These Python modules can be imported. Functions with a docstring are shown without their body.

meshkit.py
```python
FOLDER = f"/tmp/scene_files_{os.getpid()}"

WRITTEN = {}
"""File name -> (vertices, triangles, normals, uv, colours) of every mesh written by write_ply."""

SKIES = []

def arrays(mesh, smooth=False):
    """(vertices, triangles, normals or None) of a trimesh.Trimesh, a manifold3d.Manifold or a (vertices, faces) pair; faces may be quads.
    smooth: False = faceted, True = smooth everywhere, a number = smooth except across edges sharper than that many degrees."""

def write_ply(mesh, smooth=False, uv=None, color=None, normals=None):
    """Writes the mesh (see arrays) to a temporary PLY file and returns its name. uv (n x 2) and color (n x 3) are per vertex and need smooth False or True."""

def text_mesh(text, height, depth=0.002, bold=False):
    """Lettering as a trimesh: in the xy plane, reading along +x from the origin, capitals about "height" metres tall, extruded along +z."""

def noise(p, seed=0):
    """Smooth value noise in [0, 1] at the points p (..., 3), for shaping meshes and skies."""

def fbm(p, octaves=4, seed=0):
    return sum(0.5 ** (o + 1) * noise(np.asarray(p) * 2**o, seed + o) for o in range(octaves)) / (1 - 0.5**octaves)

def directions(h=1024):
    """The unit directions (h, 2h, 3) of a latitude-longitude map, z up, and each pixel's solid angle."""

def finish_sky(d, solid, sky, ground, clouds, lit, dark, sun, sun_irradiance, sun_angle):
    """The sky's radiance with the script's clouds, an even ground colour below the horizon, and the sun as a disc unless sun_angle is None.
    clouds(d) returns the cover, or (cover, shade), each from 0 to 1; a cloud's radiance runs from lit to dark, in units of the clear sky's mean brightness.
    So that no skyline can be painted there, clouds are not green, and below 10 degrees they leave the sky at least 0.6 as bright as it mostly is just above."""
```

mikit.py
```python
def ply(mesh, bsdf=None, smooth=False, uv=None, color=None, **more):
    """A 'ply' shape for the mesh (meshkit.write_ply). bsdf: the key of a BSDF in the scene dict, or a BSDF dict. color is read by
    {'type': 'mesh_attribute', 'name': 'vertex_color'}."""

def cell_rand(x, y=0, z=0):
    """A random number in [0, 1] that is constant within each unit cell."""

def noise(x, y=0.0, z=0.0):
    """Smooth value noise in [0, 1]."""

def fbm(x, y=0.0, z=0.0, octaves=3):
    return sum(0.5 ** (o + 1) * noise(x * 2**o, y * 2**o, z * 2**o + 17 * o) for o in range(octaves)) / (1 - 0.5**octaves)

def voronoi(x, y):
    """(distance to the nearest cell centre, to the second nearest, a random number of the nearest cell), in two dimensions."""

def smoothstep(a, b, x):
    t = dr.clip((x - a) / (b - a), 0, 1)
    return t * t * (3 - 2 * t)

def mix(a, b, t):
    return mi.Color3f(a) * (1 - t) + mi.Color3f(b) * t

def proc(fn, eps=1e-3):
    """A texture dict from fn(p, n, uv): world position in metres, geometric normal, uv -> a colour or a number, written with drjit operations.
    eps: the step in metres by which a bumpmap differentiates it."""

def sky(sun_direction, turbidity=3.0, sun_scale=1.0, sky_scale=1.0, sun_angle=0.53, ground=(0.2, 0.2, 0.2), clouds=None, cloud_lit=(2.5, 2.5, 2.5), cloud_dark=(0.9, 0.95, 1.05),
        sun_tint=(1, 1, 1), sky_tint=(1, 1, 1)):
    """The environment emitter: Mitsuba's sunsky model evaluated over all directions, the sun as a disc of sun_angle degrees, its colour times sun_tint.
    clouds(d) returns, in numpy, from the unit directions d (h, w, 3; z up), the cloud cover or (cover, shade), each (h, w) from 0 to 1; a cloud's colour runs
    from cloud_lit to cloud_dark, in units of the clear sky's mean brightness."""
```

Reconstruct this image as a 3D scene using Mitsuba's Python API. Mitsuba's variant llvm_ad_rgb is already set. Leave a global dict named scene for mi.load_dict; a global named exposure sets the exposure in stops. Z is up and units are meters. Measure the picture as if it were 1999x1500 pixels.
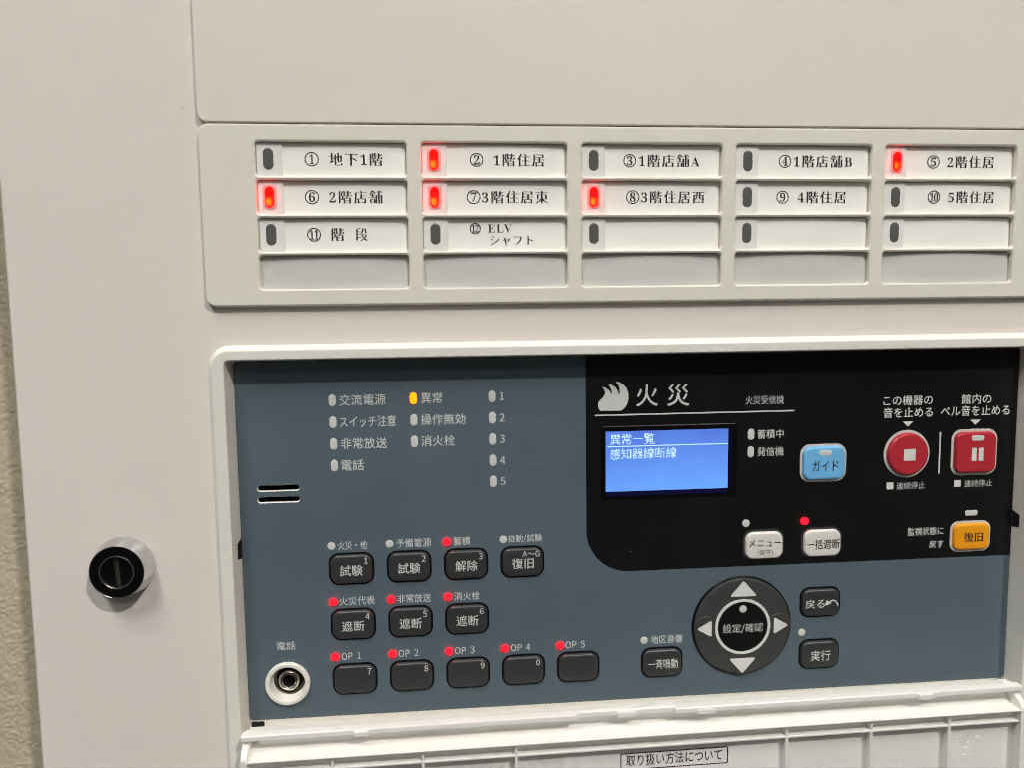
import glob, math, random
import numpy as np
import shapely
from shapely import affinity
from shapely.geometry import Polygon, MultiPolygon, box as sbox
import trimesh
import drjit as dr
import mitsuba as mi
import mikit, meshkit
from PIL import Image, ImageDraw, ImageFont

T = mi.ScalarTransform4f
scene, labels = {}, {}
exposure = 0.09
random.seed(7)
rng = np.random.default_rng(7)
MM = 0.001

# Everything on the panel is laid out in millimetres (u right, v up, w out of the panel towards the room);
# the front face of the zone strip is w = 0.  World: x = u, y = -w, z = v (metres).
def world(p):
    p = np.asarray(p, float)
    return np.stack([p[..., 0], -p[..., 2], p[..., 1]], -1) * MM

# ------------------------------------------------------------------ camera
_rv = np.array([.0927, -.0877, -.0169])
_a = np.linalg.norm(_rv); _k = _rv / _a
_K = np.array([[0, -_k[2], _k[1]], [_k[2], 0, -_k[0]], [-_k[1], _k[0], 0]])
_R = np.eye(3) + math.sin(_a) * _K + (1 - math.cos(_a)) * _K @ _K
_fwd, _dwn = _R.T @ [0, 0, 1], _R.T @ [0, 1, 0]          # axes (right, down, into the panel)
_tow = lambda d: np.array([d[0], d[2], -d[1]])
CAM = world([-80.17, -61.00, 282.58])
scene['camera'] = {'type': 'perspective', 'fov': math.degrees(2 * math.atan(999.5 / 1500)), 'fov_axis': 'x',
                   'near_clip': 0.02, 'far_clip': 30.0,
                   'to_world': T().look_at(origin=CAM.tolist(), target=(CAM + _tow(_fwd)).tolist(), up=(-_tow(_dwn)).tolist())}

# ------------------------------------------------------------------ light: room ceiling lamps, one added fill light and the soft light of the hall
scene['room_light'] = {'type': 'constant', 'radiance': {'type': 'rgb', 'value': [.064, .062, .058]}}

def ceiling_lamp(key, mesh, radiance, label):
    scene[key] = mikit.ply(mesh, {'type': 'diffuse', 'reflectance': {'type': 'rgb', 'value': .7}},
                           emitter={'type': 'area', 'radiance': {'type': 'rgb', 'value': radiance}, 'sampling_weight': 6.0})
    labels[key] = {'label': label, 'category': 'ceiling lamp'}

def down_disc(c, r, n=40):
    a = np.linspace(0, 2 * np.pi, n, endpoint=False)
    ring = np.stack([c[0] + r * np.cos(a), c[1] - r * np.sin(a), np.full(n, c[2])], 1)
    return np.vstack([ring, [c]]), np.stack([np.arange(n), (np.arange(n) + 1) % n, np.full(n, n)], 1)

def down_rect(c, sx, sy):
    x, y, z = c
    v = np.array([[x - sx, y + sy, z], [x + sx, y + sy, z], [x + sx, y - sy, z], [x - sx, y - sy, z]])
    return v, np.array([[0, 1, 2], [0, 2, 3]])

ceiling_lamp('ceiling_lamp', down_disc((1.0, -1.90, 2.05), .065), [1720, 1655, 1535], 'round ceiling downlight above and to the right of the panel')
ceiling_lamp('ceiling_lamp_001', down_rect((-.85, -1.25, 2.10), .15, .55), [44, 44, 43.3], 'long rectangular ceiling light above and to the left of the panel')
ceiling_lamp('ceiling_lamp_002', down_rect((.10, -3.60, 2.30), 1.0, .5), [4.6, 4.55, 4.4], 'added large fill light, unseen, high behind the viewer')  # added fill light, unseen, put in to soften the lighting

# ------------------------------------------------------------------ materials
def rgb(*c): return {'type': 'rgb', 'value': list(c)}
def plastic(c, rough=.3, spec=.5):
    return {'type': 'twosided', 'b': {'type': 'principled', 'base_color': c if isinstance(c, dict) else rgb(*c), 'roughness': rough, 'specular': spec}}
def mat(name, d): scene['mat_' + name] = d; return 'mat_' + name

def paint_tone(base, amount, scale):
    base = mi.ScalarColor3f(*base)
    def fn(p, n, uv):
        a = mikit.fbm(p.x * scale, p.y * scale, p.z * scale, 3)
        b = mikit.noise(p.x * 2200, p.y * 2200, p.z * 2200)
        return mi.Color3f(base) * (1 - amount * .5 + amount * a + .02 * (b - .5))
    return mikit.proc(fn)
def smear(lo, hi, scale):
    def fn(p, n, uv): return lo + (hi - lo) * mikit.smoothstep(.3, .7, mikit.fbm(p.x * scale, p.y * scale, p.z * scale * .6, 3))
    return mikit.proc(fn)
def grain(name, inner, scale, depth, octv=2):
    def fn(p, n, uv): return mikit.fbm(p.x * scale, p.y * scale, p.z * scale, octv) * depth
    return mat(name, {'type': 'twosided', 'b': {'type': 'bumpmap', 'arbitrary': mikit.proc(fn, eps=1e-4), 'scale': 1.0, 'bsdf': inner}})

M_DOOR = grain('door_paint', {'type': 'principled', 'base_color': paint_tone((.735, .682, .63), .06, 9), 'roughness': .42, 'specular': .4}, 1300, 1.6e-5)
M_STRIP = grain('strip_plastic', {'type': 'principled', 'base_color': paint_tone((.735, .705, .625), .03, 9), 'roughness': .38, 'specular': .4}, 2600, 6e-6)
M_FRAME = grain('frame_plastic', {'type': 'principled', 'base_color': paint_tone((.745, .725, .665), .03, 9), 'roughness': .34, 'specular': .45}, 2600, 5e-6)
M_LID = grain('lid_plastic', {'type': 'principled', 'base_color': paint_tone((.77, .755, .715), .03, 9), 'roughness': .3, 'specular': .5}, 2600, 6e-6)
M_SLATE = grain('slate_sheet', {'type': 'principled', 'base_color': paint_tone((.090, .124, .150), .06, 25), 'roughness': smear(.30, .46, 45), 'specular': .5}, 3200, 1.2e-5)
M_BLACK = grain('black_sheet', {'type': 'principled', 'base_color': paint_tone((.0055, .0060, .0060), .1, 25), 'roughness': smear(.28, .46, 45), 'specular': .24}, 3200, 1.0e-5)
M_WALL = mat('wall_paint', plastic(paint_tone((.475, .415, .305), .12, 60), .75, .25))
M_CARD = mat('card_paper', plastic(paint_tone((.87, .85, .805), .03, 40), .65, .2))
M_BLANK = mat('blank_card', plastic(paint_tone((.585, .58, .555), .03, 40), .55, .3))
M_HOLDER = mat('lamp_holder', plastic((.77, .76, .73), .25, .5))
M_GLOWTINT = mat('surround_glow_tint', plastic((.72, .66, .65), .3, .4))  # faint pink of the lamp's glow put into the plastic colour
M_GLOWTINT2 = mat('rim_glow_tint', plastic((.60, .38, .38), .3, .4))  # red lamp glow painted into the rim colour; the plastic itself is grey
M_INK = mat('print_ink', plastic((.016, .016, .018), .6, .2))
M_GAP = mat('dark_gap', plastic((.012, .011, .010), .6, .2))
M_LENSOFF = mat('lens_off', plastic((.105, .104, .096), .2, .5))
M_PRINT = mat('white_print', plastic((.60, .61, .59), .5, .3))
M_PRINTB = mat('bright_print', plastic((.66, .66, .63), .5, .3))
M_LED = mat('led_window', plastic((.62, .615, .58), .32, .5))
M_KEY = grain('key_black', {'type': 'principled', 'base_color': rgb(.031, .034, .034), 'roughness': .36, 'specular': .6}, 3200, 8e-6)
M_KEYRIM = mat('key_rim', plastic((.004, .004, .0045), .35, .3))
M_KEYRIMG = mat('key_rim_grey', plastic((.035, .037, .037), .4, .3))
M_DIAL = grain('dial_grey', {'type': 'principled', 'base_color': rgb(.045, .047, .046), 'roughness': .42, 'specular': .4}, 3200, 8e-6)
M_KEYWHITE = mat('key_white', plastic((.70, .685, .64), .3, .5))
M_KEYRED = mat('key_red', plastic((.44, .026, .040), .3, .5))
M_KEYBLUE = mat('key_blue', plastic((.16, .46, .78), .3, .5))
M_KEYYEL = mat('key_yellow', plastic((.83, .33, .010), .3, .5))
M_PALE = mat('pale_rim', plastic((.56, .52, .49), .4, .4))
M_CHROME = mat('chrome', {'type': 'twosided', 'b': {'type': 'principled', 'base_color': rgb(.66, .66, .68), 'metallic': 1.0, 'roughness': .05}})
M_NICKEL = mat('nickel', {'type': 'twosided', 'b': {'type': 'principled', 'base_color': rgb(.70, .66, .58), 'metallic': 1.0, 'roughness': .2}})
M_DARKMET = mat('dark_metal', {'type': 'twosided', 'b': {'type': 'principled', 'base_color': rgb(.16, .15, .12), 'metallic': .8, 'roughness': .3}})
M_SLOT = mat('slot_metal', {'type': 'twosided', 'b': {'type': 'principled', 'base_color': rgb(.085, .08, .06), 'metallic': .5, 'roughness': .4}})
M_SCUFF = mat('scuff', plastic((.58, .53, .47), .6, .2))
M_GLOSSBLACK = mat('gloss_black', plastic((.003, .003, .003), .3, .15))
M_COLLAR = mat('collar_white', plastic((.74, .72, .66), .3, .5))
M_PAPER = mat('sheet_paper', plastic((.80, .77, .75), .5, .3))

def area(radiance, weight=.06):
    return {'type': 'area', 'radiance': radiance if isinstance(radiance, dict) else rgb(*radiance), 'sampling_weight': weight}

# ------------------------------------------------------------------ mesh helpers
class MB:
    """Collects pieces in panel millimetres and becomes one mesh."""
    def __init__(self): self.v, self.f, self.n = [], [], 0
    def add(self, v, f):
        v = np.asarray(v, float); f = np.asarray(f, int)
        if len(v):
            self.v.append(v); self.f.append(f + self.n); self.n += len(v)
        return self
    def loft(self, rings):
        N = len(rings[0]); V = np.vstack(rings); i = np.arange(N); j = (i + 1) % N
        F = [np.stack([k * N + i, k * N + j, (k + 1) * N + j], 1) for k in range(len(rings) - 1)]
        F += [np.stack([k * N + i, (k + 1) * N + j, (k + 1) * N + i], 1) for k in range(len(rings) - 1)]
        return self.add(V, np.vstack(F))
    def flat(self, poly, w=0.0):
        """A shapely polygon as a sheet facing the room at height w (a number, or a function of u and v)."""
        for g in getattr(poly, 'geoms', [poly]):
            if g.is_empty or g.area < 1e-6: continue
            v, f = trimesh.creation.triangulate_polygon(g, engine='earcut')
            v, f = np.asarray(v), np.asarray(f)
            a, b, c = v[f[:, 0]], v[f[:, 1]], v[f[:, 2]]
            cr = (b[:, 0] - a[:, 0]) * (c[:, 1] - a[:, 1]) - (b[:, 1] - a[:, 1]) * (c[:, 0] - a[:, 0])
            f = np.where((cr < 0)[:, None], f[:, ::-1], f)
            z = w(v[:, 0], v[:, 1]) if callable(w) else np.full(len(v), w)
            self.add(np.column_stack([v, z]), f)
        return self
    def cap(self, ring): return self.flat(Polygon(ring[:, :2]), float(ring[0, 2]))
    def box(self, u0, u1, v0, v1, w0, w1, c=0.0):
        """A box whose front edges are chamfered by c."""
        b = lambda i, w: at(rr(u0 + i, u1 - i, v0 + i, v1 - i, 0, 1), w)
        rings = [b(0, w0), b(0, w1 - c)] + ([b(c, w1)] if c else [])
        self.loft(rings); self.cap(rings[-1]); return self
    def lathe(self, cu, cv, prof, n=64):
        return self.loft([at(circ(cu, cv, r, n), w) for r, w in prof])
    def mesh(self, fn=None):
        V = np.vstack(self.v)
        if fn is not None: V = fn(V)
        return world(V), np.vstack(self.f)

def rr(u0, u1, v0, v1, r=0.0, n=7):
    """Rounded rectangle, counter-clockwise; n points in every corner."""
    r = max(min(r, (u1 - u0) / 2 - 1e-4, (v1 - v0) / 2 - 1e-4), 0)
    P = []
    for cx, cy, a0 in ((u1 - r, v0 + r, -90), (u1 - r, v1 - r, 0), (u0 + r, v1 - r, 90), (u0 + r, v0 + r, 180)):
        for k in range(n):
            a = math.radians(a0 + (90 * k / (n - 1) if n > 1 else 45))
            P.append((cx + r * math.cos(a), cy + r * math.sin(a)))
    return np.array(P)
def circ(cu, cv, r, n=64):
    a = np.linspace(0, 2 * np.pi, n, endpoint=False)
    return np.stack([cu + r * np.cos(a), cv + r * np.sin(a)], 1)
def at(ring, w): return np.column_stack([ring, np.full(len(ring), w)])

NAMES = {}
def key_for(name):
    k = NAMES.get(name, 0); NAMES[name] = k + 1
    return name if k == 0 else f'{name}_{k:03d}'
def put(name, mb, m, parent=None, label=None, smooth=35, emitter=None, fn=None, **extra):
    key = key_for((parent + '__' if parent else '') + name)
    more = {'emitter': emitter} if emitter else {}
    V, F = mb.mesh(fn)
    if emitter and emitter['radiance'].get('type') == 'proc':      # a textured lamp is sampled through its uv
        xz = V[:, [0, 2]]; more['uv'] = (xz - xz.min(0)) / (xz.max(0) - xz.min(0)); smooth = smooth is not False
    scene[key] = mikit.ply((V, F), m, smooth=smooth, **more)
    if label or extra: labels[key] = {**({'label': label} if label else {}), **extra}
    return key

# ------------------------------------------------------------------ lettering (outlines of printed characters)
FONTS = glob.glob('/opt/blender-*/*/datafiles/fonts/')[0]
FACE = {'sans': 'Noto Sans CJK Regular.woff2', 'serif': 'NotoSansMath-Regular.woff2', 'latin': 'Inter.woff2'}
EM = 128
_font, _glyph = {}, {}
def font(face, size=EM):
    if (face, size) not in _font: _font[face, size] = ImageFont.truetype(FONTS + FACE[face], size)
    return _font[face, size]
BOLDMAP = {**{str(d): chr(0x1D7CE + d) for d in range(10)}, **{chr(65 + k): chr(0x1D400 + k) for k in range(26)}}

def runs(on, close=.6, tol=.75):
    on = np.pad(on, ((0, 0), (1, 1))).astype(np.int8)
    d = np.diff(on, axis=1)
    rows, s = np.nonzero(d == 1); e = np.nonzero(d == -1)[1]
    if not len(rows): return Polygon()
    g = shapely.union_all(shapely.box(s, -rows - 1, e, -rows))
    return g.buffer(close, join_style='mitre').buffer(-close, join_style='mitre').simplify(tol) if tol else g

def shift(a, dy, dx):
    b = np.zeros_like(a); H, W = a.shape
    b[max(dy, 0):H + min(dy, 0), max(dx, 0):W + min(dx, 0)] = a[max(-dy, 0):H + min(-dy, 0), max(-dx, 0):W + min(-dx, 0)]
    return b

def glyph(ch, style):
    """(polygon in em/EM units with the baseline at 0, advance)."""
    if (ch, style) in _glyph: return _glyph[ch, style]
    face, c = 'sans', ch
    if style in ('mincho', 'heavy') and ch in BOLDMAP: face, c = 'serif', BOLDMAP[ch]
    f = font(face)
    adv = f.getlength(c)
    im = Image.new('L', (int(adv) + 60, EM * 2))
    ImageDraw.Draw(im).text((30, int(EM * 1.45)), c, 255, f, anchor='ls')
    on = np.asarray(im) > 127
    if style == 'mincho':
        if face == 'sans':                       # thin level strokes, heavy uprights, as in a Ming-style print face
            thin = on & shift(on, 1, 0) & shift(on, -1, 0) & shift(on, 2, 0) & shift(on, -2, 0)
            fat = thin.copy()
            for d in (1, 2, 3): fat |= shift(thin, 0, d) | shift(thin, 0, -d)
            on = fat
        else:
            on = on & shift(on, 0, 1) & shift(on, 0, -1)
    elif style == 'medium':
        o = on.copy()
        for dy, dx in ((0, 1), (0, -1), (1, 0), (-1, 0)): o |= shift(on, dy, dx)
        on = o
    elif style == 'semi':
        on = on | shift(on, 0, 1) | shift(on, 1, 0)
    elif style == 'light':
        on = on & shift(on, 0, 1) & shift(on, 1, 0)
    g = affinity.translate(runs(on), -30, int(EM * 1.45))
    _glyph[ch, style] = (g, adv)
    return g, adv

def text_shape(text, style='semi', track=0.0):
    x, parts = 0.0, []
    for ch in text:
        if ch == ' ': x += EM * .45; continue
        g, adv = glyph(ch, style)
        parts.append(affinity.translate(g, x, 0)); x += adv + track
    return shapely.union_all(parts)
def fit(shape, cu, cv, w=None, h=None):
    x0, y0, x1, y1 = shape.bounds
    sx = w / (x1 - x0) if w else h / (y1 - y0)
    sy = h / (y1 - y0) if h else sx
    return affinity.affine_transform(shape, [sx, 0, 0, sy, cu - sx * (x0 + x1) / 2, cv - sy * (y0 + y1) / 2])
def circled(n, cu, cv, d):
    ring = shapely.Point(cu, cv).buffer(d / 2, 24).difference(shapely.Point(cu, cv).buffer(d / 2 - .36, 24))
    s = str(n)
    num = fit(text_shape(s, 'heavy', -8 if len(s) > 1 else 0), cu, cv, d * (.44 if len(s) == 1 else .66) * (.72 if n == 1 else 1), d * .68)
    return ring.union(num)
def dots(text):
    """Characters as a dot-matrix display draws them: 16 x 16 pixels each."""
    f = font('sans', 16)
    W = int(sum(f.getlength(c) for c in text)) + 4
    im = Image.new('1', (W, 24)); d = ImageDraw.Draw(im); d.fontmode = '1'; d.text((2, 20), text, 1, f, anchor='ls')
    return runs(np.asarray(im), tol=0)
def letter(parent, shape, w, m=None, label=None, name='lettering'):
    return put(name, MB().flat(shape, w), m or M_PRINT, parent, label, smooth=False)

# ================================================================== THE WALL
gu = np.concatenate([[-900, -485], np.arange(-480, -290, .95), np.arange(-290, -218, .4), [-150, 100, 900]])
gv = np.concatenate([[-900, -445], np.arange(-440, -285, .95), np.arange(-285, 20, .4), np.arange(20, 215, .95), [222, 900]])
U, V = np.meshgrid(gu, gv, indexing='ij')
P3 = np.stack([U, V, U * 0], -1)
relief = meshkit.fbm(P3 / 1.0, 2, 3) + .35 * meshkit.noise(P3 / 4.0, 9)
relief = np.clip(relief, .35, 1.0)
inside = ((U > -481) & (U < -219) & (V > -441) & (V < 215)).astype(float)
Wz = -40.0 + inside * (relief - .7) * .6
idx = np.arange(U.size).reshape(U.shape)
quads = np.stack([idx[:-1, :-1], idx[1:, :-1], idx[1:, 1:], idx[:-1, 1:]], -1).reshape(-1, 4)
scene['wall'] = mikit.ply((world(np.stack([U, V, Wz], -1).reshape(-1, 3)), quads), M_WALL, smooth=True)
labels['wall'] = {'label': 'beige wall with a coarse stippled finish, left of the cabinet', 'category': 'wall', 'kind': 'structure'}

# ================================================================== THE FIRE ALARM PANEL
A = 'fire_alarm_panel'
labels[A] = {'label': 'off-white fire alarm control panel with lit red zone lamps, slate control plate and opened cover', 'category': 'fire alarm panel'}

# cabinet body and door
b = MB()
b.loft([at(rr(-231, 224, -470, 245, 2), -39.5), at(rr(-231, 224, -470, 245, 2), -21)])
put('cabinet_body', b, M_DOOR, A)
hole = rr(-161, 153.5, -218, -75.5, 3)
b = MB()
DW = -2.5                                     # the door's front face
out = lambda i: rr(-232.1 + i, 226 - i, -472 + i, 247 - i, 2.2 - i)
b.loft([at(out(0), -21), at(out(0), DW - 1.2), at(out(.18), DW - .5), at(out(.6), DW - .12), at(out(1.2), DW)])
b.flat(Polygon(out(1.2), [hole]), DW)
put('cabinet_door', b, M_DOOR, A)

# the raised blank cover above the strip: sloping flanks, rounded corners
def slope(l, r, bt, tp, draft, rad, w0, w1, edge=.5):
    """Rings of a raised plate: draft = (left, right, bottom, top) slope of the flanks."""
    R = []
    for t in (0, 1):
        R.append(at(rr(l - draft[0] * (1 - t), r + draft[1] * (1 - t), bt - draft[2] * (1 - t), tp + draft[3] * (1 - t), rad + (1 - t) * .4, 9), w0 + (w1 - edge - w0) * t))
    for k in (1, 2, 3):
        a = math.radians(30 * k); i = edge * (1 - math.cos(a))
        R.append(at(rr(l + i, r - i, bt + i, tp - i, max(rad - i, .2), 9), w1 - edge + edge * math.sin(a)))
    return R
b = MB(); rings = slope(-164.1, 157.0, 6.35, 205, (.35, .35, .0, .35), 3.4, DW, 0, .45)
b.loft(rings).cap(rings[-1])
put('upper_cover', b, M_DOOR, A)

# ------------------------------------------------------------------ zone strip with twenty windows
U0, PU, PV, WW, WH = -145.0, 58.0, 13.22, 52.75, 11.99
b = MB(); rings = slope(-164.0, 157.3, -57.4, 5.85, (.35, .35, .35, .0), 3.4, DW, 0, .4)
b.loft(rings)
holes = []
for c in range(5):
    for r in range(4):
        u, v = U0 + c * PU, -r * PV
        g = lambda i, rad: rr(u - i, u + WW + i, v - WH - i, v + i, rad, 7)
        holes.append(g(.58, 1.9))
        b.loft([at(g(0, 1.35), -.75), at(g(0, 1.35), -.5), at(g(.12, 1.47), -.22), at(g(.58, 1.9), 0)][::-1])
b.flat(Polygon(rings[-1][:, :2], holes), 0)
put('zone_strip', b, M_STRIP, A)

ZONES = [[('①', '地下1階'), ('②', '1階住居'), ('③', '1階店舗A'), ('④', '1階店舗B'), ('⑤', '2階住居')],
         [('⑥', '2階店舗'), ('⑦', '3階住居東'), ('⑧', '3階住居西'), ('⑨', '4階住居'), ('⑩', '5階住居')],
         [('⑪', '階段'), ('⑫', 'ELV')]]
# (circle u, circle d, text centre u, text width) as printed on each card
CARD = {(0, 0): (-125.7, 5.0, -110.2, 18.8), (0, 1): (-67.1, 4.9, -51.7, 18.6), (0, 2): (-10.7, 4.8, 4.2, 23.0), (0, 3): (48.5, 4.8, 63.3, 22.9), (0, 4): (107.2, 5.0, 122.3, 18.9),
        (1, 0): (-126.1, 5.0, -110.6, 18.9), (1, 1): (-68.4, 5.0, -53.3, 24.2), (1, 2): (-9.6, 5.0, 5.6, 24.1), (1, 3): (47.9, 4.8, 63.3, 19.1), (1, 4): (107.8, 5.0, 123.0, 18.8)}
LIT = {(0, 1), (0, 4), (1, 0), (1, 1), (1, 2)}

def lamp_glow(p, n, uv):
    # the lit element sits low in the lens: orange spot below, pure red above (local to every window)
    lu = p.x * 1000 - (U0 + 4.0); lv = -(p.z * 1000) - 7.6
    lu = lu - dr.floor((lu + 8) / PU) * PU; lv = lv - dr.floor((lv + 7.6) / PV) * PV
    spot = 1 - mikit.smoothstep(.0, 2.1, dr.sqrt(dr.square((lu + .1) * 1.15) + dr.square(lv * .95)))
    top = 1 - mikit.smoothstep(-2.0, -.6, lv)
    return mi.Color3f(2.4 + .6 * top, .005 + .045 * (1 - top) + .26 * spot * (1 - top), .003 + .012 * spot)
GLOW = mikit.proc(lamp_glow)

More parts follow.
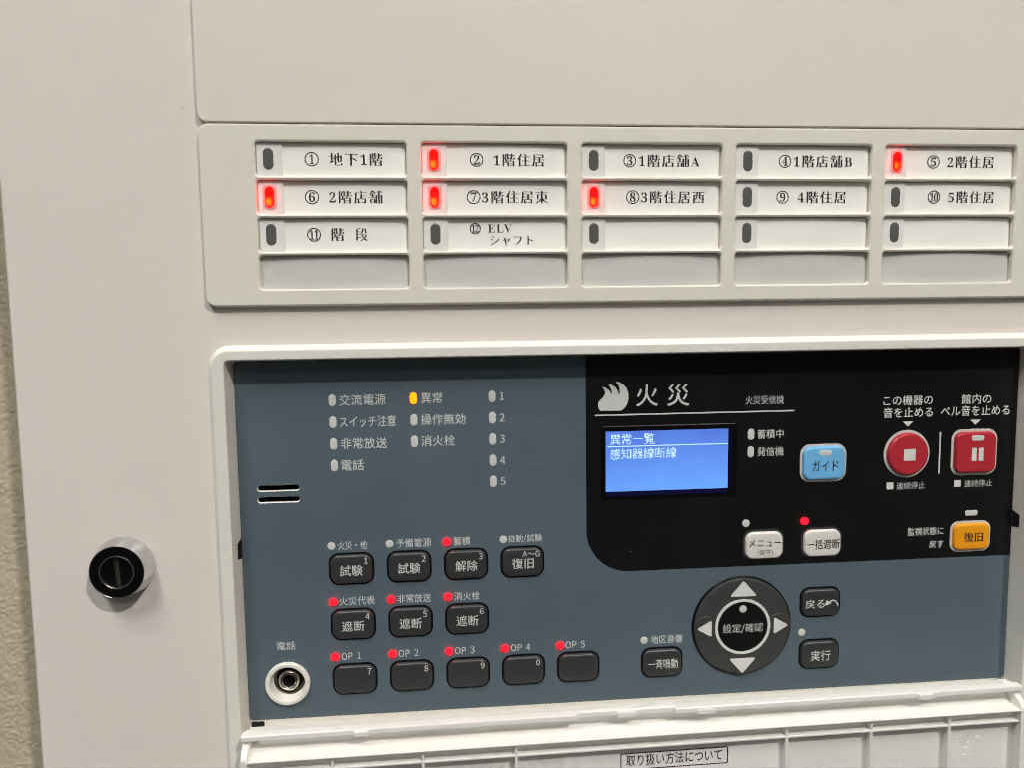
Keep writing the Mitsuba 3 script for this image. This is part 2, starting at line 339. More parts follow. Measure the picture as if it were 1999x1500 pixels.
for c in range(5):
    for r in range(4):
        u, v = U0 + c * PU, -r * PV
        lit = (r, c) in LIT
        g = rr(u, u + WW, v - WH, v, 1.35, 7)
        b = MB(); b.loft([at(g, -2.9), at(g, -.75)][::-1]); b.cap(at(g, -2.9))
        txt = ''.join(ZONES[r][c]) if r < 3 and c < len(ZONES[r]) else ''
        z = put('zone_window', b, M_STRIP, A,
                (f'zone window reading {txt} with {"glowing red" if lit else "unlit grey"} lamp' if txt else
                 'zone window with unlit grey lamp and a blank white card' if r == 2 else 'empty grey zone window without lamp or card'),
                **({'group': 'blank-card zone windows in the third row'} if r == 2 and not txt else {'group': 'empty zone windows in the bottom row'} if r == 3 else {}))
        bow = rng.uniform(.1, .5) if r < 3 else rng.uniform(.45, .95)
        tilt = rng.uniform(-.10, .22); lean = rng.uniform(-.18, .1)
        cl = u + (8.4 if r < 3 else .45)
        cu0, cu1, cv0, cv1 = cl, u + WW - .55, v - WH + .12, v - .32
        def card_w(x, y, tilt=tilt, lean=lean, bow=bow, u=u, v=v):
            s = (x - u) / WW
            return -2.15 + bow * (1 - (2 * s - 1) ** 2) + tilt * (s - .5) + lean * ((y - v) / WH + .5)
        # the card: a bowed paper strip
        n = 14; xs = np.linspace(cu0, cu1, n); vv = []
        top_drop = rng.uniform(0, .25)
        for x in xs: vv += [(x, cv0, card_w(x, cv0)), (x, cv1 - top_drop * (x - cu0) / (cu1 - cu0), card_w(x, cv1))]
        ff = [(2 * k, 2 * k + 2, 2 * k + 3, 2 * k + 1) for k in range(n - 1)]
        ff = np.array(ff); ff = np.vstack([ff[:, [0, 1, 2]], ff[:, [0, 2, 3]]])
        put('label_card' if r < 3 else 'blank_plate', MB().add(vv, ff), M_CARD if r < 3 else M_BLANK, z, smooth=True)
        if r < 3:
            # clear lamp holder at the left end, its edge lying over the card
            h = MB(); hr = lambda i: rr(u + .15 + i, u + 8.95 - i, v - WH + .12 + i, v - .15 - i, 1.0, 4)
            h.loft([at(hr(0), -2.3), at(hr(0), -1.5), at(hr(.12), -1.4)]).cap(at(hr(.12), -1.4))
            put('lamp_holder', h, M_HOLDER, z)
            lu, lv = u + 4.25 + .24 * c, v - 5.85
            if lit:
                s = MB(); q = lambda i: rr(lu - 2.6 + i, lu + 2.6 - i, lv - 4.6 + i, lv + 4.6 - i, .7, 5)  # pocket and rim carry the lamp's pink glow as painted colour
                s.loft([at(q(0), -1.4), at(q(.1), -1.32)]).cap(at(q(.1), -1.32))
                put('glow_painted_surround', s, M_GLOWTINT, z, f'pocket painted with a pink glow round the lit lamp of {txt}')
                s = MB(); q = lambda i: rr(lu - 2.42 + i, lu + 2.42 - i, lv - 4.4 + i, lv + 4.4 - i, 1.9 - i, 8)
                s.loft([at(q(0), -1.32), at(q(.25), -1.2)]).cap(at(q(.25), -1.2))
                put('glow_painted_surround', s, M_GLOWTINT2, z, f'rim painted with the pink glow of the lit lamp of {txt}')
                q = lambda i: rr(lu - 1.62 + i, lu + 1.62 - i, lv - 3.6 + i, lv + 3.6 - i, 1.62 - i, 9)
                rg = [at(q(.7 * (1 - math.cos(math.radians(a)))), -1.2 + .9 * math.sin(math.radians(a))) for a in (0, 20, 40, 60)]
                lens = put('lamp_lens', MB().loft(rg), M_GLOSSBLACK, z, f'lit lamp of {txt}, red above and orange below', emitter=area((14.0, .012, .010), .2))
                put('lens_face', MB().cap(rg[-1]), M_GLOSSBLACK, z, emitter=area(GLOW, .15))
            else:
                L = MB(); q = lambda i: rr(lu - 1.8 + i, lu + 1.8 - i, lv - 3.8 + i, lv + 3.8 - i, 1.8 - i, 9)
                rg = [at(q(0), -1.4), at(q(.1), -1.3), at(q(.35), -1.24)]
                L.loft(rg).cap(rg[-1]); put('lamp_lens', L, M_LENSOFF, z)
            if txt:
                if (r, c) in CARD:
                    cu, cd, tu, tw = CARD[r, c]
                    shp = circled(r * 5 + c + 1, cu, v - 5.85, cd).union(fit(text_shape(txt[1:], 'mincho', 14), tu, v - 5.85, tw, 4.5))
                elif c == 0:
                    shp = shapely.union_all([circled(11, -125.8, v - 5.9, 4.9), fit(text_shape('階', 'mincho'), -117.4, v - 5.85, 4.6, 4.6), fit(text_shape('段', 'mincho'), -109.0, v - 5.85, 4.6, 4.6)])
                else:
                    shp = shapely.union_all([circled(12, -68.0, v - 3.9, 4.1), fit(text_shape('ELV', 'mincho', 6), -59.0, v - 3.95, 8.7, 3.0), fit(text_shape('シャフト', 'mincho', 12), -54.7, v - 8.3, 15.8, 3.4)])
                letter(z, shp, lambda x, y, f=card_w: f(x, y) + .14, M_INK)

# ------------------------------------------------------------------ control bay: frame, slate plate, black display plate
PL, PR, PT, PB, PW = -157.5, 150.4, -77.9, -216.3, -7.4
b = MB()
fr = [at(rr(-165.0, 158.0, -301.0, -71.6, 7.6, 9), DW), at(rr(-163.3, 155.9, -299.4, -73.15, 6.2, 9), .7), at(rr(-163.15, 155.75, -299.25, -73.3, 6.1, 9), 1.05), at(rr(-162.8, 155.4, -298.9, -73.65, 5.8, 9), 1.2)]
b.loft(fr)
fi = [at(rr(-159.15, 151.95, -221.5, -76.55, 2.2, 9), 1.2), at(rr(-158.85, 151.6, -221.2, -76.8, 2.0, 9), 1.05), at(rr(-158.65, 151.4, -221.0, -76.95, 1.9, 9), .6), at(rr(PL - .22, PR + .22, -220.6, PT + .2, 1.6, 9), -8.4), at(rr(PL - .1, PR + .1, PB - .1, PT + .1, 1.6, 9), PW - .25)]
b.loft(fi); b.flat(Polygon(fr[-1][:, :2], [fi[0][:, :2]]), 1.2)
put('control_frame', b, M_FRAME, A)
# dark catch openings in the side walls of the frame, and the hinge openings low in the corners
def inner_u(side, w):                        # the flank of the bay at depth w
    t = (w - .6) / (PW - .4 - .6)
    return (-158.65 + t * (PL - .1 + 158.65)) if side < 0 else (151.4 + t * (PR + .1 - 151.4))
for side, v0, v1, nm in ((-1, -152.0, -144.6, 'left'), (1, -151.4, -144.8, 'right')):
    d = -side * .12
    b = MB().add([(inner_u(side, -7.2) + d, v0, -7.2), (inner_u(side, -3.6) + d, v0 + .5, -3.6), (inner_u(side, -3.6) + d, v1 - 1.0, -3.6), (inner_u(side, -7.2) + d, v1 + .3, -7.2)], [(0, 1, 2), (0, 2, 3)])
    put('catch_slot', b, M_GAP, A, f'dark catch slot in the {nm} side of the control bay', smooth=False)

slots = [(-143.3, -125.8), (-143.3, -130.2)]
JU, JV = -142.7, -202.05
b = MB()
plate = Polygon(rr(PL, PR, PB, PT, 1.4, 5), [rr(su - 7.9, su + 7.9, sv - 1.2, sv + 1.2, 1.2, 8) for su, sv in slots] + [circ(JU, JV, 7.0)])
b.flat(plate, PW)
cp = put('control_plate', b, M_SLATE, A, 'slate blue control plate', smooth=False)
for su, sv in slots:
    b = MB(); b.loft([at(rr(su - 7.9 + i, su + 7.9 - i, sv - 1.2 + i, sv + 1.2 - i, 1.2 - i, 8), w) for i, w in ((0, PW), (.1, PW - .15), (.28, PW - .9))])
    s = put('speaker_slot', b, M_COLLAR, cp, smooth=60)
    b = MB(); q = rr(su - 7.62, su + 7.62, sv - .92, sv + .92, .92, 8)
    b.loft([at(q, PW - .9), at(q, PW - 4.5)]); b.cap(at(q, PW - 4.5)); put('slot_depth', b, M_GAP, s)

BW = PW + .14
blk = Polygon([(PR, PT - .05), (-26.5, PT - .05), *[(-26.4 + 17 - 17 * math.cos(a), -163.55 + 17 - 17 * math.sin(a)) for a in np.linspace(0, math.pi / 2, 14)], (PR, -163.55)])
dp = put('display_plate', MB().flat(blk, BW), M_BLACK, A, 'black display plate with rounded lower left corner', smooth=False)

# ------------------------------------------------------------------ indicator lamps
def lamp(parent, shape, label=None, emit=None, w=PW, name='indicator_lamp', dome=.22, m=None, weight=.06):
    """shape = function of an inset i giving the outline ring."""
    b = MB(); rg = [at(shape(0), w + .05), at(shape(.05), w + dome * .6), at(shape(.22), w + dome * .9), at(shape(.5), w + dome)]
    b.loft(rg).cap(rg[-1])
    return put(name, b, m or (M_GLOSSBLACK if emit else M_LED), parent, label, emitter=area(emit, weight) if emit else None)
pill = lambda u, v, w=2.65, h=4.5: (lambda i: rr(u - w / 2 + i, u + w / 2 - i, v - h / 2 + i, v + h / 2 - i, w / 2 - i, 8))
pill_h = lambda u, v, w=5.3, h=2.3, r=.85: (lambda i: rr(u - w / 2 + i, u + w / 2 - i, v - h / 2 + i, v + h / 2 - i, r - i * .5, 6))
dot = lambda u, v, r=1.5: (lambda i: circ(u, v, r - i, 28))
AMBER, RED = (4.5, .60, .008), (13.0, .018, .046)

STATUS = [('交流電源', -122.3, -93.1, -111.1, 17.1), ('スイッチ注意', -122.3, -101.35, -109.4, 20.8), ('非常放送', -122.3, -109.6, -111.1, 17.2), ('電話', -122.3, -117.85, -115.6, 8.5),
          ('異常', -92.2, -93.0, -85.4, 8.1), ('操作無効', -92.2, -101.25, -81.2, 16.8), ('消火栓', -92.2, -109.45, -83.3, 12.7)]
for s, u, v, tu, tw in STATUS:
    on = s == '異常'
    lamp(cp, pill(u, v), f'{"amber lit" if on else "unlit white"} status lamp beside {s}', AMBER if on else None, dome=.55 if on else .22)
    letter(cp, fit(text_shape(s), tu, v + .05, tw, 4.15), PW + .13)
for k in range(5):
    v = -92.9 - 8.23 * k
    lamp(cp, pill(-62.5, v), f'unlit white lamp beside numeral {k + 1}')
    d = shapely.union_all([shapely.Point(-55.4 + 2.22 * j, v - 2.15 + .02 * j).buffer(.10, 4) for j in range(8)])
    letter(cp, fit(text_shape(str(k + 1)), -58.8, v + .02, None, 3.0).union(d), PW + .13)

# ------------------------------------------------------------------ push buttons
def button(parent, cu, cv, w, h, r, cap, rim, inset=.75, height=1.25, soft=.95, label=None, base=PW, shape='rr', raise_rim=.2):
    ring = (lambda i: rr(cu - w / 2 + i, cu + w / 2 - i, cv - h / 2 + i, cv + h / 2 - i, max(r - i, .4), 10)) if shape == 'rr' else (lambda i: circ(cu, cv, w / 2 - i, 64))
    b = MB()
    rg = [at(ring(0), base + .05), at(ring(.06), base + raise_rim), at(ring(inset), base + raise_rim + .02)]
    b.loft(rg).flat(Polygon(ring(inset)), base + raise_rim + .02)
    k = put('push_button', b, rim, parent, label)
    b = MB(); z0 = base + raise_rim + .02
    rg = [at(ring(inset), z0), at(ring(inset + .04), z0 + .25)]
    for a in (15, 30, 45, 60, 75, 90):
        t = math.radians(a); rg.append(at(ring(inset + .04 + soft * (1 - math.cos(t))), z0 + .25 + (height - .25) * math.sin(t)))
    # a slightly pillowed top
    b.loft(rg + [at(ring(inset + soft + .7), z0 + height + .05)]); b.cap(at(ring(inset + soft + .7), z0 + height + .05))
    put('key_cap', b, cap, k, smooth=50)
    return k, z0 + height + .05

KEYS = [[(-117.2, '試験', '1', '火災・他', 11.0, False), (-95.35, '試験', '2', '予備電源', 13.3, False), (-73.5, '解除', '3', '蓄積', 6.5, True), (-51.7, '復旧', 'A〜G', '自動/試験', 13.0, False)],
        [(-117.2, '遮断', '4', '火災代表', 13.4, True), (-95.35, '遮断', '5', '非常放送', 12.8, True), (-73.5, '遮断', '6', '消火栓', 9.9, True)],
        [(-117.2, '', '7', 'OP 1', 7.3, True), (-95.35, '', '8', 'OP 2', 7.6, True), (-73.5, '', '9', 'OP 3', 7.6, True), (-51.7, '', '0', 'OP 4', 7.6, True), (-29.9, '', '', 'OP 5', 7.7, True)]]
LABU = [[-116.6, -93.5, -75.0, -50.4], [-115.5, -93.8, -73.4], [-118.4, -96.5, -74.7, -52.8, -31.1]]
for row, line in enumerate(KEYS):
    vb = -157.85 - 21.85 * row; vl = -148.75 - 21.87 * row
    for k, (u, s, num, lab, lw, on) in enumerate(line):
        desc = f'black key {"marked " + s if s else "without a word"}{" and " + num if num else ""} under {lab}'
        key, top = button(cp, u, vb, 17.2, 12.65, 4.0, M_KEY, M_KEYRIM, label=desc)
        if s: letter(key, fit(text_shape(s), u + .05, vb - .3, 8.5, 4.2), top + .13)
        if num == 'A〜G': letter(key, fit(text_shape(num), u + 3.3, vb + 3.4, 6.7, 2.3), top + .13)
        elif num: letter(key, fit(text_shape(num), u + 5.6, vb + 3.25, None, 2.4), top + .13)
        lu = -124.5 + 21.85 * k + (0 if k < 3 else -.05)
        lamp(cp, dot(lu, vl - .05), f'{"red lit" if on else "unlit white"} round lamp beside {lab}', RED if on else None, dome=.85 if on else .22)
        letter(cp, fit(text_shape(lab), LABU[row][k], vl, lw, 2.85 if lab.startswith('OP') else 3.35), PW + .13)

def plain_key(u, v, s, tw, th, du=0.0):
    key, top = button(cp, u, v, 17.15, 12.65, 4.0, M_KEY, M_KEYRIM, label=f'black key marked {s}')
    return key, top
key, top = plain_key(3.95, -201.5, '一斉鳴動', 12.2, 4.1); letter(key, fit(text_shape('一斉鳴動'), 4.0, -201.6, 12.2, 4.1), top + .13)
lamp(cp, dot(-3.3, -192.2), 'unlit white round lamp beside 地区音響'); letter(cp, fit(text_shape('地区音響'), 5.9, -192.1, 13.1, 3.4), PW + .13)
key, top = plain_key(69.3, -179.7, '戻る with a curved arrow', 8, 3.7)
ar = [(72.1, -180.6), (72.9, -179.35), (74.0, -178.75), (75.1, -179.1), (75.9, -180.1), (76.2, -181.1)]
arrow = shapely.LineString(ar).buffer(.27).union(Polygon([(70.7, -180.9), (73.6, -180.0), (71.5, -178.6)]))
letter(key, fit(text_shape('戻る'), 66.5, -179.9, 8.0, 3.7).union(affinity.translate(arrow, -.1, .1)), top + .13)
key, top = plain_key(69.35, -201.5, '実行', 8.3, 4.3); letter(key, fit(text_shape('実行'), 69.4, -201.7, 8.3, 4.3), top + .13)
lamp(cp, dot(62.0, -192.2), 'unlit white round lamp above the key marked 実行')

# ------------------------------------------------------------------ navigation dial
DU, DV = 36.6, -187.9
b = MB(); b.lathe(DU, DV, [(20.5, PW + .05), (20.45, PW + .5), (20.2, PW + .7), (19.4, PW + .72)], 96)
nd = put('navigation_dial', b, M_KEYRIM, A, 'round dark grey dial with four white arrow marks', smooth=60)
ZD = PW + .72
b = MB(); b.lathe(DU, DV, [(19.8, ZD), (19.7, ZD + .45), (19.2, ZD + .7), (18.6, ZD + .75), (10.9, ZD + .75)], 96); put('dial_ring', b, M_DIAL, nd, smooth=50)
ZR = ZD + .75
for k, (du, dv) in enumerate(((0, 15.3), (15.3, 0), (0, -15.3), (-15.3, 0))):
    # an embossed round pad under each arrow
    b = MB(); R0 = 4.9; cu, cv = DU + du * .985, DV + dv * .985
    b.lathe(cu, cv, [(R0, ZR - .05), (R0 - .1, ZR + .12), (R0 - .35, ZR + .2), (R0 - .7, ZR + .16), (.01, ZR + .13)], 48)
    put('pad', b, M_DIAL, nd, smooth=70)
tri = lambda pts: Polygon(pts).buffer(-.45).buffer(.45, 5)
ZA = ZR + .34
for pts in ([(36.6, -168.9), (30.9, -175.35), (42.3, -175.35)], [(36.6, -207.3), (30.9, -200.85), (42.3, -200.85)], [(17.6, -188.0), (23.8, -184.5), (23.8, -191.5)], [(55.5, -188.0), (49.4, -184.5), (49.4, -191.5)]):
    letter(nd, tri(pts), ZA, M_PRINTB, name='arrow_mark')
b = MB(); b.lathe(DU, DV, [(11.45, ZR + .02), (11.4, ZR + .22), (10.3, ZR + .22), (10.25, ZR - .1)], 72); put('white_ring', b, M_PRINTB, nd)
b = MB(); b.lathe(DU, DV, [(10.3, ZR - .1), (10.2, ZR + .1), (5.2, ZR + .12), (5.05, ZR + .26), (4.8, ZR + .26), (4.6, ZR + .14), (.01, ZR + .14)], 64)
cb = put('centre_button', b, M_BLACK, nd, 'black round centre button marked 設定/確認', smooth=50)
letter(cb, fit(text_shape('設定/確認', 'light'), 36.6, -188.5, 16.6, 4.0), ZR + .42)
lamp(cb, dot(36.6, -180.6), None, w=ZR + .1, name='indicator_lamp')

# ------------------------------------------------------------------ telephone jack
letter(cp, fit(text_shape('電話'), -142.8, -187.1, 7.0, 3.3), PW + .13)
b = MB(); b.lathe(JU, JV, [(8.45, PW - .1), (8.45, PW + .9), (8.25, PW + 1.35), (7.9, PW + 1.5), (7.0, PW + 1.5), (6.75, PW + 1.3), (6.55, PW + .2), (6.2, PW - 2.6), (5.2, PW - 4.4)], 72)
tj = put('telephone_jack', b, M_COLLAR, A, 'round white telephone jack with a metal socket', smooth=50)
b = MB(); b.lathe(JU, JV, [(6.1, PW - 3.0), (5.7, PW - 3.0), (5.3, PW - 3.4), (5.2, PW - 6)], 56); put('socket_washer', b, M_DARKMET, tj, smooth=50)
b = MB(); b.lathe(JU, JV, [(4.1, PW - 5), (4.05, PW - 2.2), (3.8, PW - 1.7), (3.2, PW - 1.55), (3.0, PW - 2.0), (2.9, PW - 2.4)], 56); put('socket_sleeve', b, M_NICKEL, tj, smooth=50)
b = MB(); b.lathe(JU, JV, [(2.9, PW - 2.3), (2.75, PW - 1.75), (2.45, PW - 1.65), (2.35, PW - 2.2)], 48); put('socket_rim', b, M_CHROME, tj, smooth=50)
b = MB(); b.lathe(JU, JV, [(2.45, PW - 1.9), (2.4, PW - 6), (.01, PW - 6)], 40); b.lathe(JU, JV, [(7, PW - 5.8), (.01, PW - 5.8)], 40); put('socket_bore', b, M_GAP, tj)

# ------------------------------------------------------------------ display plate: emblem, title, screen
LW = BW + .13
fl = [(-20.6, -99.6), (-21.5, -98.2), (-21.75, -96.6), (-21.2, -95.2), (-20.2, -94.0), (-19.2, -92.9), (-18.9, -91.8), (-19.1, -90.7), (-19.9, -89.4), (-20.3, -88.9)]
flame_out = [(-20.9, -99.5), (-21.7, -97.9), (-21.75, -96.3), (-21.1, -94.9), (-19.9, -93.7), (-19.1, -92.6), (-18.95, -91.5), (-19.4, -90.2), (-20.1, -89.0),
             (-18.6, -89.6), (-17.4, -90.6), (-16.65, -91.9), (-16.35, -92.6), (-16.3, -91.4), (-16.7, -90.0), (-17.3, -88.6), (-17.9, -87.95),
             (-16.4, -88.25), (-15.0, -89.3), (-14.05, -90.7), (-13.7, -92.1), (-13.45, -92.9), (-13.2, -91.6), (-13.25, -90.2), (-13.6, -88.7), (-14.3, -87.5), (-15.0, -86.7),
             (-13.2, -87.2), (-11.6, -88.4), (-10.5, -90.0), (-9.9, -91.9), (-9.75, -94.0), (-10.1, -96.1), (-10.9, -97.9), (-12.1, -99.2), (-12.9, -99.6)]
flame = Polygon(flame_out).buffer(0).buffer(.12).buffer(-.12)
letter(dp, affinity.translate(affinity.scale(flame, 1, .9), 0, -.65), LW, M_PRINT, 'pale grey flame emblem beside the title 火災', name='emblem')
letter(dp, fit(text_shape('火', 'medium'), -2.5, -93.8, 8.6, 8.6).union(fit(text_shape('災', 'medium'), 9.9, -93.85, 8.7, 8.7)), LW, M_PRINT)
letter(dp, fit(text_shape('火災受信機', 'light'), 44.6, -96.7, 15.5, 3.4), LW, M_PRINT)
letter(dp, Polygon(rr(-23.0, 56.8, -101.5, -100.95, .27, 4)), LW, M_PRINT, name='rule_line')
SU, SV = 5.6, -119.5
b = MB(); q = lambda i: rr(-20.6 + i, 33.7 - i, -134.7 + i, -105.6 - i, .6, 4)
b.loft([at(q(0), BW + .02), at(q(.3), BW + .16)]).cap(at(q(.3), BW + .16))
sc = put('display_screen', b, M_GLOSSBLACK, A, 'blue backlit text display with white characters')
def lcd_light(p, n, uv):
    t = dr.clip((p.z * 1000 - (SV - 11.85)) / 23.7, 0, 1)
    s = dr.clip((p.x * 1000 - (SU - 24.4)) / 48.8, 0, 1)
    k = mikit.fbm(p.x * 140, p.z * 110, 3.0, 2) - .5
    col = mikit.noise(p.x * 2400, 0.0, 5.0) - .5
    g = (1 - t) * .9 + .25 * k + .04 * col + .10 * s
    return mikit.mix((.088, .185, .70), (.150, .385, .97), dr.clip(g, 0, 1))
b = MB().flat(sbox(SU - 24.4, SV - 11.85, SU + 24.4, SV + 11.85), BW + .30)
put('lit_area', b, M_GLOSSBLACK, sc, emitter=area(mikit.proc(lcd_light), .4), smooth=False)
b = MB().flat(sbox(SU - 24.3, SV - 13.7, SU + 24.3, SV - 12.0), BW + .30); put('backlight_edge', b, M_GLOSSBLACK, sc, emitter=area((.0015, .0018, .030)), smooth=False)
b = MB().flat(sbox(SU + 24.55, SV - 11.8, SU + 26.2, SV + 11.8), BW + .30); put('backlight_edge', b, M_GLOSSBLACK, sc, emitter=area((.0008, .001, .012)), smooth=False)
for s, cu, cv, w, h in (('異常一覧', -8.3, -110.75, 17.4, 4.15), ('感知器線断線', -4.0, -116.5, 26.1, 4.2)):
    put('lettering', MB().flat(fit(dots(s), cu, cv, w, h), BW + .44), M_GLOSSBLACK, sc, emitter=area((.66, .93, 1.0), .1), smooth=False)
put('rule_line', MB().flat(sbox(-18.2, -113.72, 29.8, -113.38), BW + .44), M_GLOSSBLACK, sc, emitter=area((.66, .93, 1.0), .1), smooth=False)

for s, v, u, w in (('蓄積中', -110.25, 47.2, 10.7), ('発信機', -117.25, 47.3, 10.8)):
    lamp(dp, pill(39.3, v), f'unlit white lamp beside {s}', w=BW); letter(dp, fit(text_shape(s), u, v - .05, w, 3.6), LW)
lamp(dp, dot(37.8, -146.0, 1.55), 'unlit white round lamp above the white key marked メニュー', w=BW)
lamp(dp, dot(62.0, -145.95, 1.6), 'red lit round lamp above the white key marked 一括遮断', (13.0, .018, .052), w=BW, dome=.85)

k, top = button(dp, 45.1, -155.05, 17.1, 12.65, 4.1, M_KEYWHITE, M_KEYRIMG, inset=.85, soft=.8, label='white key marked メニュー and 保守', base=BW)
letter(k, fit(text_shape('メニュー', 'medium'), 45.2, -153.9, 13.4, 3.1).union(fit(text_shape('(保守)', 'sans'), 45.3, -157.9, 6.2, 2.8)), top + .13, M_INK)
k, top = button(dp, 69.2, -155.05, 17.1, 12.65, 4.1, M_KEYWHITE, M_KEYRIMG, inset=.85, soft=.8, label='white key marked 一括遮断', base=BW)
letter(k, fit(text_shape('一括遮断', 'medium'), 69.3, -155.3, 13.7, 4.1), top + .13, M_INK)
k, top = button(dp, 69.1, -122.5, 19.2, 15.2, 4.2, M_KEYBLUE, M_PALE, inset=.85, soft=.9, label='light blue key marked ガイド', base=BW)
letter(k, fit(text_shape('ガイド', 'medium'), 69.3, -123.5, 10.8, 4.3), top + .13, M_INK)
lamp(k, pill_h(69.3, -118.3, 5.1, 2.2), None, w=top - .02)
k, top = button(dp, 104.0, -119.9, 19.4, 19.4, 9.7, M_KEYRED, M_PALE, inset=1.05, soft=.9, height=1.5, label='round red key with a white square', base=BW, shape='circle')
letter(k, sbox(104.2 - 2.45, -120 - 2.35, 104.2 + 2.45, -120 + 2.35), top + .13, M_PRINTB, name='stop_mark')
k, top = button(dp, 132.6, -120.0, 19.6, 18.9, 4.2, M_KEYRED, M_PALE, inset=1.05, soft=.9, height=1.5, label='square red key with two white bars', base=BW)
letter(k, sbox(130.5, -123.3, 132.55, -117.95).union(sbox(133.45, -123.3, 135.5, -117.95)), top + .13, M_PRINTB, name='pause_mark')
lamp(k, pill_h(132.9, -114.0), None, w=top - .02)
letter(dp, Polygon(rr(117.68, 118.32, -128.5, -111.35, .3, 4)), LW, M_PRINT, name='rule_line')
for s, u, v, w, h in (('この機器の', 103.8, -98.2, 20.8, 4.0), ('音を止める', 104.0, -103.1, 20.8, 4.1), ('館内の', 132.7, -98.3, 12.7, 4.0), ('ベル音を止める', 132.5, -103.05, 29.3, 4.25)):
    letter(dp, fit(text_shape(s, 'medium'), u, v, w, h), LW, M_PRINTB)
for u in (104.1, 132.7): letter(dp, Polygon([(u - 2.3, -106.7), (u + 2.3, -106.7), (u, -108.85)]), LW, M_PRINTB, name='pointer_mark')
for u, tu in ((97.4, 106.2), (126.1, 135.1)):
    letter(dp, sbox(u - 1.45, -134.2, u + 1.45, -131.35), LW, M_PRINTB, name='square_mark'); letter(dp, fit(text_shape('連続停止', 'light'), tu, -132.95, 12.1, 2.9), LW, M_PRINT)
lamp(dp, pill_h(132.7, -145.2, 5.4, 2.3), 'unlit white lamp above the yellow key', w=BW)
k, top = button(dp, 132.5, -154.85, 17.4, 12.85, 3.6, M_KEYYEL, M_PALE, inset=.95, soft=.9, label='orange yellow key marked 復旧', base=BW)
letter(k, fit(text_shape('復旧', 'medium'), 133.0, -154.9, 8.2, 4.0), top + .13, M_INK)
letter(dp, fit(text_shape('監視状態に', 'medium'), 113.3, -152.1, 15.4, 3.3).union(fit(text_shape('戻す', 'medium'), 118.1, -157.6, 6.2, 3.2)), LW, M_PRINT)

# a few specks of dust on the black plate
specks = shapely.union_all([affinity.rotate(shapely.Point(u, v).buffer(r, 2), 40 * k) for k, (u, v, r) in enumerate([(-9.0, -155.4, .16), (-10.6, -154.6, .08)])])
put('dust', MB().flat(specks, LW), M_PRINT, dp, label='two specks of dust on the black display plate', smooth=False, kind='stuff')

# ------------------------------------------------------------------ door lock
KU, KV = -198.4, -151.9
b = MB()
dome = [(11.0, -1.9), (10.93, -1.6)] + [(10.93 - 1.2 * t - .12 * t ** 4, -1.6 + 5.7 * t) for t in np.linspace(.1, 1, 9)]
b.lathe(KU, KV, [(11.0, -2.6)] + dome + [(9.54, 4.26), (9.45, 4.28), (9.34, 4.22), (9.3, 4.05)], 96)
lk = put('door_lock', b, M_CHROME, A, 'chrome door lock with black face and upright slot', smooth=40)
b = MB(); b.lathe(KU, KV, [(9.28, 4.1), (6.0, 4.12)], 72); put('face_ring', b, M_GLOSSBLACK, lk)
b = MB(); b.lathe(KU, KV, [(6.1, 4.0), (6.02, 4.45), (5.85, 4.52), (5.68, 4.42), (5.62, 3.4)], 72); put('cylinder_rim', b, M_NICKEL, lk, smooth=50)
slot = affinity.rotate(sbox(KU - .62, KV - 5.2, KU + .62, KV + 5.2), 3)
b = MB(); b.flat(Polygon(circ(KU, KV, 5.7)).difference(slot), 3.5); put('cylinder_face', b, M_GLOSSBLACK, lk, smooth=False)
b = MB(); q = np.array(slot.exterior.coords)[:-1]
b.loft([at(q, 3.5), at(q, 2.5)]); b.flat(Polygon(q), 2.5); put('key_slot', b, M_SLOT, lk)
for sx in (-1, 1):                      # worn bright edges of the slot
    pts = [(KU + sx * .78 + .14 * math.sin(k * 1.9 + sx), KV + t) for k, t in enumerate(np.linspace(-4.4, 4.2, 9))]
    wear = affinity.rotate(shapely.LineString(pts).buffer(.04), 3, origin=(KU, KV))
    put('worn_edge', MB().flat(wear, 3.64), M_NICKEL, lk, smooth=False)
put('scuff', MB().flat(shapely.LineString([(-170.3, 11.6), (-169.2, 11.5), (-168.1, 11.2)]).buffer(.13), DW + .14), M_SCUFF, A, 'small grey scuff on the door paint', smooth=False)

# ------------------------------------------------------------------ opened cover, hanging from the foot of the bay
ANG = math.radians(.38)
def hang(V):
    V = V.copy(); x, y = V[:, 0] + 4, V[:, 1] + 216
    V[:, 0], V[:, 1] = x * math.cos(ANG) - y * math.sin(ANG) - 4, x * math.sin(ANG) + y * math.cos(ANG) - 216
    return V
def prism(mb, prof, u0, u1):
    """A profile of (v, w) points swept along u, both ends closed."""
    p = np.array(prof); n = len(p)
    a = np.column_stack([np.full(n, u0), p]); c = np.column_stack([np.full(n, u1), p])
    i = np.arange(n); j = (i + 1) % n
    mb.add(np.vstack([a, c]), np.vstack([np.stack([i, j, j + n], 1), np.stack([i, j + n, i + n], 1)]))
    _, f = trimesh.creation.triangulate_polygon(Polygon(p), engine='earcut')
    vv, f = trimesh.creation.triangulate_polygon(Polygon(p), engine='earcut')
    for u in (u0, u1): mb.add(np.column_stack([np.full(len(vv), u), vv]), f)
    return mb
LID = A + '__cover_lid'
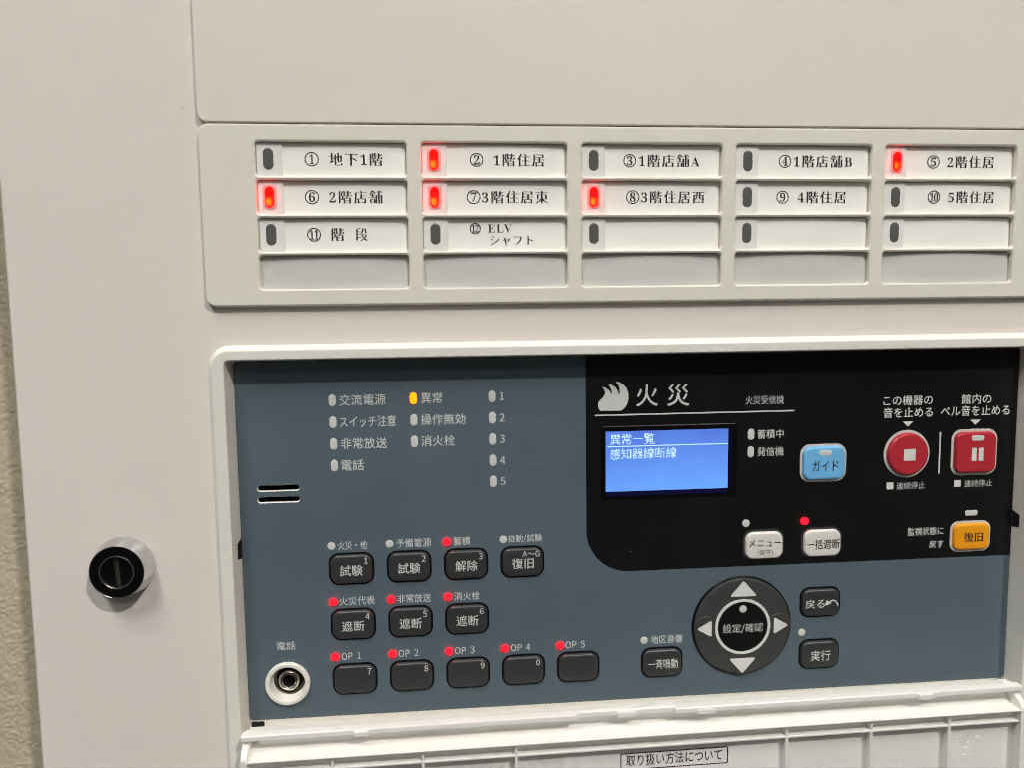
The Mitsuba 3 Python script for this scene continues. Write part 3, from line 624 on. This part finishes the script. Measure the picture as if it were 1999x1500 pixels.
# body: channel that curves out to a lip, then the ribbed inner face
CH = lambda y: 1.45 + 8.4 * (1 - np.sqrt(np.clip(1 - ((-217.9 - np.minimum(y, -217.9)) / 3.4) ** 2, 0, 1)))
arc = [(-217.9 - 3.4 * math.sin(math.radians(t)), 1.45 + 8.4 * (1 - math.cos(math.radians(t)))) for t in range(0, 88, 8)]
prof = [(-213.2, 1.45), *arc, (-221.3, 10.3), (-221.28, 11.0), (-221.42, 11.25), (-221.7, 11.25), (-221.8, 11.0), (-221.8, 6.6), (-330, 6.6), (-330, 4.4), (-221, 4.4), (-220, 1.3), (-213.2, 1.3)]
b = prism(MB(), prof, -155.4, 145.0)
for u0, u1 in ((-156.8, -154.6), (144.0, 146.3)):
    prism(b, [(-216.6, 1.6), (-216.6, 6.2), (-218.8, 9.8), (-220.8, 11.0), (-330, 11.0), (-330, 1.6)], u0, u1)
lid = put('cover_lid', b, M_LID, A, 'white plastic cover hanging open below the control bay', smooth=30, fn=hang)
# hinge bar with its clips
b = MB()
bar = lambda u0, u1, dv=0.0, dw=0.0: prism(b, [(-213.1 + dv, 4.6), (-213.02 + dv, 7.2 + dw), (-213.12 + dv, 7.7 + dw), (-213.4 + dv, 7.95 + dw), (-214.95 + dv, 8.0 + dw), (-215.05 + dv, 7.8 + dw), (-215.05 + dv, 7.0 + dw), (-214.1 + dv, 6.4 + dw), (-214.0 + dv, 4.6)], u0, u1)
bar(-157.0, -33.2); bar(-33.2, 4.9, .30, -1.2); bar(4.9, 146.5)
put('hinge_bar', b, M_LID, lid, smooth=30, fn=hang)
for u0, u1, dv, dw in ((-116.3, -111.1, -.1, .5), (-17.4, -10.3, .15, -.5), (13.7, 20.6, -.3, .15), (102.8, 108.6, -.1, .5)):
    b = prism(MB(), [(-213.7 + dv, 7.0), (-213.5 + dv, 7.9 + dw), (-213.8 + dv, 8.25 + dw), (-215.35 + dv, 8.25 + dw), (-215.6 + dv, 7.9 + dw), (-215.5 + dv, 6.5)], u0, u1)
    put('clip', b, M_LID, lid, smooth=30, fn=hang)
for u0, u1 in ((-156.6, -153.2), (142.6, 145.9)):
    b = prism(MB(), [(-214.0, 1.7), (-215.0, 7.3), (-216.1, 7.1), (-216.8, 1.7)], u0, u1); put('hinge_lug', b, M_LID, lid, smooth=30, fn=hang)
# gate marks moulded into the channel
for u, r0 in ((-8.6, 1.5), (-3.2, 1.2), (28.5, 1.3)):
    t = np.linspace(math.radians(200), math.radians(350), 12)
    mark = shapely.LineString([(u + r0 * math.cos(a), -219.5 + 1.5 * math.sin(a)) for a in t]).buffer(.13)
    put('gate_mark', MB().flat(mark.segmentize(.3), lambda x, y: CH(y) + .16), M_LID, lid, smooth=False, fn=hang)
# ribs
for u in (-124.4, -91.3, -56.6, 48.6, 82.8, 115.0):
    b = prism(MB(), [(-221.7, 6.5), (-221.7, 9.4), (-222.1, 9.8), (-330, 9.8), (-330, 6.5)], u - .5, u + .5); put('rib', b, M_LID, lid, smooth=30, fn=hang)
b = prism(MB(), [(-226.0, 6.5), (-226.1, 9.7), (-226.25, 9.9), (-226.8, 9.9), (-226.95, 9.6), (-227.0, 6.5)], -154.7, 144.1); put('cross_rib', b, M_LID, lid, smooth=30, fn=hang)
# moulded mark, raised from the inner face
mk = fit(text_shape('>ABS<', 'light'), 125.0, -234.4, 10.0, 3.6).union(fit(text_shape('S1', 'light'), 125.2, -239.6, 3.8, 3.6))
b = MB(); m3 = []
for g in getattr(mk, 'geoms', [mk]):
    e = trimesh.creation.extrude_polygon(g, .3, engine='earcut'); b.add(e.vertices + [0, 0, 6.58], e.faces)
put('moulded_mark', b, M_LID, lid, smooth=False, fn=hang)
# instruction sheet
b = MB(); q = rr(-38.1, 47.7, -330, -227.3, .8, 4); b.loft([at(q, 6.62), at(q, 6.8)]).cap(at(q, 6.8))
sh = put('instruction_sheet', b, M_PAPER, lid, 'white instruction sheet headed 取り扱い方法について', smooth=False, fn=hang)
bx = Polygon(rr(-16.3, 26.3, -237.2, -230.3, .9, 6)); bx = bx.difference(bx.buffer(-.42))
put('lettering', MB().flat(bx.union(fit(text_shape('取り扱い方法について', 'medium'), 4.9, -233.4, 37.9, 4.7)), 6.96), M_INK, sh, smooth=False, fn=hang)
# hinge openings at the lower corners of the bay, in the strip under the slate plate
for u0, u1, nm in ((-157.2, -152.3, 'left'), (144.4, 150.2, 'right')):
    strip_w = lambda x, y: -7.65 - (PB - .1 - y) / 4.2 * .75 + .16
    q = Polygon(rr(u0, u1, -220.4, PB - .62, .5, 4))
    put('hinge_opening', MB().flat(q, strip_w), M_GAP, A, f'black hinge opening at the lower {nm} corner of the control bay', smooth=False)
